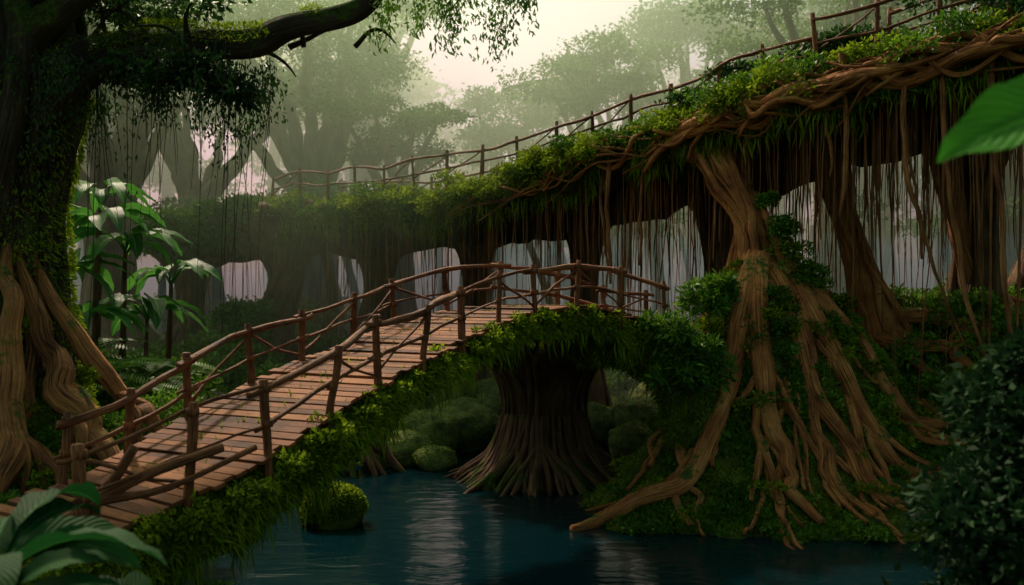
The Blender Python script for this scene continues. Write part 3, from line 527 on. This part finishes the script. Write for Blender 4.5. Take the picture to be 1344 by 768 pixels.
def drape(mb, x, y, z, ln, n=60, L=.1, spread=.08, mat=0):
    P = A(x, y, z) + np.column_stack([R.normal(size=n) * spread, R.normal(size=n) * spread, -R.random(n) ** .8 * ln]); leaves(mb, P, np.zeros((n, 3)), L, .35, .5, 1.0, mat=mat)
vn = MB()
for i in range(100):
    x = R.uniform(-6.2, -3.1); y = 11.7 + R.normal() * .5; z = 7.0 + R.normal() * .15; ln = abs(R.normal()) * .5 + .2; drape(lf, x, y, z, ln, 40, .08)
    if R.random() < .7: tube(vn, [A(x, y, z), A(x + R.normal() * .03, y, z - ln), A(x + R.normal() * .1, y, z - ln * R.uniform(1.6, 4.5))], [.008, .007, .003], 4, 5, 0, wob=.05)
for i in range(38): drape(lf, R.uniform(-1.9, .25), 11.5 + R.normal() * .4, R.uniform(7.9, 8.3), R.uniform(.2, 1.2), 60, .08, .07, mat=1)
lf.obj('leaves', [M_leafdark, M_leaf, M_moss], gt); vn.obj('vines', M_dark, gt)

# ------------------------------------------------------------------ generic jungle trees
def tree(name, x, y, h, r, cr, lobes=7, n=9000, L=.22, z0=None, lm=M_leafdist, lean=0., flat=.5, tm=M_trunk, low=.5):
    e = empty(name); z = float(terrain(A(x), A(y))[0]) - .3 if z0 is None else z0; b = A(x, y, z); tb = MB(); fb = MB()
    fk = b + A(lean * h * .5, 0, h * low)
    bundle(tb, [b, b + A(lean * h * .1, 0, h * low * .25), b + A(lean * h * .3, 0, h * low * .6), fk], [r * 2.2, r * 1.2, r * .9, r * .95], 9, r * .3, .8, .9, sub=5)
    for i in range(lobes):
        a = 2 * pi * i / lobes + R.random(); rr = cr * R.uniform(.25, .85); hh = h * (1 - low) * R.uniform(.45, 1.0) * (1.12 - .35 * rr / cr)
        e_ = fk + A(rr * math.cos(a) + lean * h * .3, rr * math.sin(a), hh); tube(tb, [fk - A(0, 0, r), fk * .55 + e_ * .45 + A(0, 0, -.08 * h * .5), e_], [r * .5, r * .33, r * .12], 7, 6, .1, wob=.25)
        s_ = cr * R.uniform(.38, .6); clump(fb, e_, A(s_, s_, s_ * flat), n // lobes, L, 9, droop=.4)
    tb.obj('trunk', tm, e); fb.obj('crown', lm, e); return e
tree('jungle_tree', -9.5, 44, 19, .9, 6.0, 12, 19000, .24, low=.38)
tree('jungle_tree', -16, 46, 18, .9, 6.0, 9, 12000, .26, low=.4)
tree('jungle_tree', 5.0, 50, 16.5, .6, 4.6, 11, 19000, .22, low=.55)
tree('jungle_tree', -5.0, 40, 11, .6, 2.9, 8, 9000, .2, low=.6)
tree('jungle_tree', 12.5, 36, 17, .55, 5.0, 9, 13000, .2, low=.6)
tree('jungle_tree', 21, 38, 19, .7, 6, 8, 8000, .24, low=.5)
tree('jungle_tree', -14.5, 33, 15, .8, 4.5, 11, 16000, .2, low=.35)
tree('jungle_tree', -20, 30, 17, .9, 5.5, 9, 9000, .22, low=.45)
tree('jungle_tree', -25, 55, 26, 1, 8, 8, 7000, .35)
tree('jungle_tree', 0, 62, 17, .7, 4.8, 9, 10000, .28, low=.55)
tree('jungle_tree', 12, 60, 22, .8, 5.8, 9, 10000, .3)
tree('jungle_tree', -11, 68, 30, 1.1, 8, 9, 9000, .34)
tree('jungle_tree', 22, 56, 27, 1, 8, 9, 8000, .32)
df = MB(); dt = MB()
for i in range(60):
    x = R.uniform(-75, 75); y = R.uniform(72, 110) + abs(x) * .15; g_ = float(terrain(A(x), A(y))[0]); gap = math.exp(-((x - 3) / 14) ** 2); h = R.uniform(17, 30) * (1 - .6 * gap)
    for k in range(6): clump(df, A(x + R.normal() * 3, y + R.normal() * 2, g_ + h * R.uniform(.35, 1)), A(5, 4, 3), 380, .6, 7)
    tube(dt, [A(x, y, g_), A(x + 1, y, g_ + h)], [.8, .3], 6, 3)
for i in range(56):
    x = R.uniform(-26, 26); y = R.uniform(33, 50); g_ = float(terrain(A(x), A(y))[0]); q_ = R.uniform(.12, .3); tube(dt, [A(x, y, g_ - .3), A(x + R.normal() * .3, y, g_ + 2), A(x + R.normal() * .5, y, 7.3)], [q_ * 2.2, q_, q_], 7, 5, .1)
    if i % 2: clump(df, A(x + R.normal(), y, g_ + .6), A(2, 1.5, 1.3), 480, .24, 7); clump(df, A(x, y, 7.2), A(1.8, 1.4, .9), 500, .24, 7)
dfo = df.obj('distant_forest', M_leafdist); dt.obj('distant_trunks', M_dark, dfo)
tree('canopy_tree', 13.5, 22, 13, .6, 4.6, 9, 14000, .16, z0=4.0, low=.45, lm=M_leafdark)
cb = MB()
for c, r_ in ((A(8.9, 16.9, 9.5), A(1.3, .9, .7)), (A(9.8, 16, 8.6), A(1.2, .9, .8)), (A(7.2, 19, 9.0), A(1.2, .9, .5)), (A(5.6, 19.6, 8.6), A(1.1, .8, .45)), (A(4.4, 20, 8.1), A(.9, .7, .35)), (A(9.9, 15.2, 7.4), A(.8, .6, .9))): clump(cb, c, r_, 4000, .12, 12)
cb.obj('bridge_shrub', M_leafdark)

# ------------------------------------------------------------------ undergrowth, rocks, plants
def rock(name, c, r, seed=0, mat=M_mossg, cov=3000, lm=M_moss, L=.07):
    c = np.asarray(c, float); r = np.asarray(r, float); th, ph = np.meshgrid(np.linspace(0, 2 * pi, 49), np.linspace(0.01, pi - .01, 30), indexing='ij')
    S = np.stack([np.cos(th) * np.sin(ph), np.sin(th) * np.sin(ph), np.cos(ph)], -1); d = 1 + .28 * fbm(S * 1.3 + seed * 5.1, 4); mb = MB(); G = c + S * r * d[..., None]; grid(mb, G, flip=True); o = mb.obj(name, mat)
    P, N = sample(mb, cov); N = nrm(P - c); k = N[:, 2] > -.15 + .3 * fbm(P * 2, 2); m2 = MB(); leaves(m2, P[k], N[k], L, .4, .8, .3); m2.obj('moss_cover', lm, o); return o
rock('mossy_rock', (-3.05, 15.8, .22), (.50, .42, .46), 1, cov=5000)
for i, (x, y, z, r) in enumerate(((-1.75, 20.9, .18, .42), (-2.5, 21.5, .3, .6), (-2.1, 22.4, .55, .75), (-3.1, 21.0, .1, .33), (-1.2, 23.2, .6, .85), (-3.3, 23.0, .7, .9), (-2.2, 24.6, 1.1, 1.1), (-.5, 25, .9, 1.0), (-5.0, 24, .6, .9), (3.0, 22.6, .3, .6), (3.6, 24, .6, .9), (-4.3, 25.6, 1.2, 1.2), (2.3, 24.2, .5, .7), (4.5, 25.4, 1.0, 1.0), (1.2, 26, .9, .9))): rock('mossy_boulder', (x, y, z), (r * 1.15, r, r * .78), i + 3, mat=M_rock, cov=1300, lm=M_moss, L=.05)
rt2 = MB(); 
for i in range(14):
    a = R.uniform(-pi, .2); tube(rt2, [A(-4.1, 21.2, 1.2), A(-4.1 + .9 * math.cos(a), 21.2 + .8 * math.sin(a), .75), A(-4.1 + 1.9 * math.cos(a), 21.0 + 1.4 * math.sin(a), -.1)], [.17, .14, .05], 8, 7, .1, wob=.15)
rt2.obj('tree_stump_roots', M_trunk)
ug = MB()
for i in range(80):
    x = R.uniform(-13, 10); y = R.uniform(26, 34); z = float(terrain(A(x), A(y))[0]); 
    if z < .1: continue
    s_ = R.uniform(.5, 1.1); clump(ug, A(x, y, z + s_ * .2), A(s_, s_, s_ * .7), 650, .17, 8)
for i in range(55):
    x = R.uniform(-13, -6.5); y = R.uniform(14, 24); z = float(terrain(A(x), A(y))[0]); s_ = R.uniform(.5, 1.0); clump(ug, A(x, y, z + s_ * .3), A(s_, s_, s_ * .8), 700, .14, 8)
for i in range(40):
    x = R.uniform(8, 14); y = R.uniform(16, 24); z = float(terrain(A(x), A(y))[0]); s_ = R.uniform(.3, .8); clump(ug, A(x, y, z + s_ * .3), A(s_, s_, s_ * .7), 600, .13, 8)
for c, s_ in ((A(-5.0, 14, 1.5), .5), (A(-4.3, 12.3, 1.4), .45), (A(-3.9, 8.3, 1.5), .5), (A(-3.2, 8.6, 1.0), .5), (A(-5.8, 14, 2), .8)): clump(ug, c, A(s_, s_, s_ * .6), 1500, .09, 9)
ug.obj('undergrowth', M_leaf)

def plant(name, base, n, L, W, up=.9, droop=1.2, mat=M_broad, stem=.5, spread=1.):
    mb = MB(); sb = MB(); base = np.asarray(base, float)
    for i in range(n):
        a = i * 2.4 + R.random() * .5; u = up * R.uniform(.5, 1.3); d = nrm(A(math.cos(a) * spread, math.sin(a) * spread, u)); s0 = base + A(0, 0, R.random() * stem * .3); e = s0 + nrm(d + A(0, 0, .8)) * stem * R.uniform(.6, 1.2)
        tube(sb, [s0, (s0 + e) / 2 + A(0, 0, .03), e], [.016, .012, .008], 5, 4, 0); l = L * R.uniform(.7, 1.15); bigleaf(mb, e - d * .01, d, l, W * l / L, droop * R.uniform(.7, 1.3), 11, roll=R.normal() * .3)
    o = mb.obj(name, mat); sb.obj('stems', mat, o); return o
def fern(name, base, n, L, mat=M_leaf, tilt=.8):
    mb = MB(); base = np.asarray(base, float)
    for i in range(n):
        a = i * 2.4 + R.random(); d = nrm(A(math.cos(a), math.sin(a), tilt * R.uniform(.6, 1.5))); m_ = 22; C = [base]; h = d
        for k in range(m_): h = nrm(h + A(0, 0, -1.3 / m_)); C.append(C[-1] + h * L / m_)
        C = np.array(C); tube(mb, C, np.linspace(.008, .002, len(C)), 4, 1, 0, spl=False); T = nrm(np.gradient(C, axis=0)); S = nrm(np.cross(T, A(0, 0, 1.)))
        for sg in (-1, 1):
            t = np.linspace(.08, 1, len(C)); ll = L * .24 * np.sin(pi * np.clip(t, 0, .97)) ** .6; dd = nrm(S * sg + T * .5 + A(0, 0, -.25)); w = T * (L / m_ * .42)
            v = np.stack([C - w * .3, C + dd * ll[:, None] * .5 + w, C + dd * ll[:, None], C + dd * ll[:, None] * .5 - w], 1); mb.add(v.reshape(-1, 3), np.arange(4 * len(C)).reshape(-1, 4))
    return mb.obj(name, mat)
for (x, y, z, L_) in ((-8.1, 18, 5.7, 1.15), (-7.4, 17.5, 4.7, 1.2), (-8.3, 17, 4.2, 1.1), (-7.1, 17.8, 3.4, 1.1), (-7.7, 17, 5.1, 1.1), (-7.8, 16.5, 3.3, 1.1), (-6.9, 18.5, 4.1, 1.0)):
    plant('banana_plant', (x, y, z), 11, L_, .34, .5, 1.5, M_broad, .4)
    sb = MB(); tube(sb, [A(x - .2, y + .2, 1.5), A(x - .1, y + .1, z * .6), A(x, y, z + .1)], [.09, .06, .04], 7, 6); sb.obj('banana_stem', M_trunk)
for p_ in ((-7.0, 15.5, 2.5, 1.3), (-6.5, 16.5, 2.5, 1.3), (-7.4, 14.2, 2.6, 1.2), (-8.2, 17, 2.7, 1.5), (-6.2, 15.0, 2.3, 1.0)): fern('fern', p_[:3], 14, p_[3])
for i in range(9):
    a = R.uniform(-2.8, -.4); r_ = R.uniform(1.6, 2.9); x = 5 + r_ * math.cos(a); y = 18.4 + .82 * r_ * math.sin(a); fern('fern', (x, y, float(moundz(A(x), A(y))[0])), 9, R.uniform(.35, .55))
sh = MB()
for c, s_ in ((A(2.75, 16.1, 3.3), .5), (A(3.1, 16.2, 3.0), .5), (A(3.4, 16.3, 2.6), .5), (A(2.9, 16.15, 2.5), .4), (A(3.5, 16.9, 3.7), .45), (A(4.0, 17.2, 4.0), .35)): clump(sh, c, A(s_, s_ * .7, s_), 900, .17, 8, asp=.3)
sh.obj('bridge_end_shrub', M_leaf)
for (x, y, z, L_, n_) in ((-1.95, 3.6, 2.68, .6, 12), (-2.45, 4.3, 2.9, .75, 12), (-1.4, 3.9, 2.55, .5, 11), (-2.1, 3.1, 2.68, .42, 10), (-1.0, 4.0, 2.56, .48, 11), (-1.7, 4.4, 2.5, .6, 10), (-2.3, 3.9, 2.75, .5, 10)):
    plant('broadleaf_plant', (x, y, z - .45), n_, L_, L_ * .32, .8, 1.3, M_broaddk, .35)
fl = MB(); bigleaf(fl, A(2.05, 2.9, 4.62), A(-.97, -.1, .0), .78, .32, .55, 14, roll=.75); bigleaf(fl, A(2.3, 3.1, 4.95), A(-.8, -.3, .1), .6, .22, .6, 14, roll=.5)
tube(fl, [A(2.6, 3.2, 4.0), A(2.4, 3.1, 4.5), A(2.04, 2.9, 4.63)], [.014, .012, .008], 6, 6); fl.obj('philodendron_leaf', M_phil)
fb = MB()
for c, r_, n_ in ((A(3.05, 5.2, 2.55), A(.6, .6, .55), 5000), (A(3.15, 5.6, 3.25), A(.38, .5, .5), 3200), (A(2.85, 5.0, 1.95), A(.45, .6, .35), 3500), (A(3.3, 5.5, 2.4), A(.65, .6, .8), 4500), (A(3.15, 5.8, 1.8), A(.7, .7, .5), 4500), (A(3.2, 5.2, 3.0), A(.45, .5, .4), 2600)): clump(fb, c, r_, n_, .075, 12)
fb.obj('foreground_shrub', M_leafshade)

# ------------------------------------------------------------------ mist
def mist(name, lo, hi, dens, col, g=.3):
    lo = A(*lo); hi = A(*hi); mb = MB(); box(mb, (lo + hi) / 2, A((hi - lo)[0] / 2, 0, 0), A(0, (hi - lo)[1] / 2, 0), A(0, 0, (hi - lo)[2] / 2))
    m, nt = newmat(name); v = nd(nt, 'ShaderNodeVolumeScatter'); v.inputs['Density'].default_value = dens; v.inputs['Color'].default_value = (*col, 1); v.inputs['Anisotropy'].default_value = g
    o = nd(nt, 'ShaderNodeOutputMaterial'); nt.links.new(v.outputs[0], o.inputs['Volume']); return mb.obj(name, m, smooth=False)
mist('mist', (-100, 22, -2), (100, 115, 30), .020, (.68, 1.0, .58), .64)
mist('dimming_low_mist', (-100, 33, -2.1), (100, 110, 6.2), .060, (.06, .26, .34), .3)  # absorbing blue volume, added to darken the openings under the root bridge

# ------------------------------------------------------------------ light, sky, camera
az, el = math.radians(-28), math.radians(48)
sd = A(math.sin(az) * math.cos(el), math.cos(az) * math.cos(el), math.sin(el))
w = bpy.data.worlds.new('World'); scene.world = w; w.use_nodes = True; nt = w.node_tree; nt.nodes.clear()
sk = nt.nodes.new('ShaderNodeTexSky'); sk.sky_type = 'NISHITA'; sk.sun_disc = False; sk.sun_elevation = el; sk.sun_rotation = az; sk.dust_density = 5; sk.ozone_density = 1
tn = nt.nodes.new('ShaderNodeMix'); tn.data_type = 'RGBA'; tn.blend_type = 'MULTIPLY'; tn.inputs['Factor'].default_value = 1; tn.inputs['B'].default_value = (.92, 1, .68, 1); nt.links.new(sk.outputs[0], tn.inputs['A'])
bg = nt.nodes.new('ShaderNodeBackground'); bg.inputs[1].default_value = .15; o = nt.nodes.new('ShaderNodeOutputWorld'); nt.links.new(tn.outputs['Result'], bg.inputs[0]); nt.links.new(bg.outputs[0], o.inputs[0])
ld = bpy.data.lights.new('sun', 'SUN'); ld.energy = 5; ld.angle = math.radians(3); ld.color = (1, .90, .62); lo = bpy.data.objects.new('sun', ld); scene.collection.objects.link(lo)
lo.rotation_euler = Vector(sd).to_track_quat('Z', 'Y').to_euler()
cd = bpy.data.cameras.new('camera'); cam = bpy.data.objects.new('camera', cd); scene.collection.objects.link(cam); cam.location = (0, 0, 4); cam.rotation_euler = (pi / 2, 0, 0)
cd.lens = 32.14; cd.sensor_width = 36; cd.clip_end = 600; cd.dof.use_dof = True; cd.dof.focus_distance = 15; cd.dof.aperture_fstop = 1.4
scene.camera = cam
scene.view_settings.view_transform = 'Standard'; scene.view_settings.look = 'None'; scene.view_settings.exposure = 0
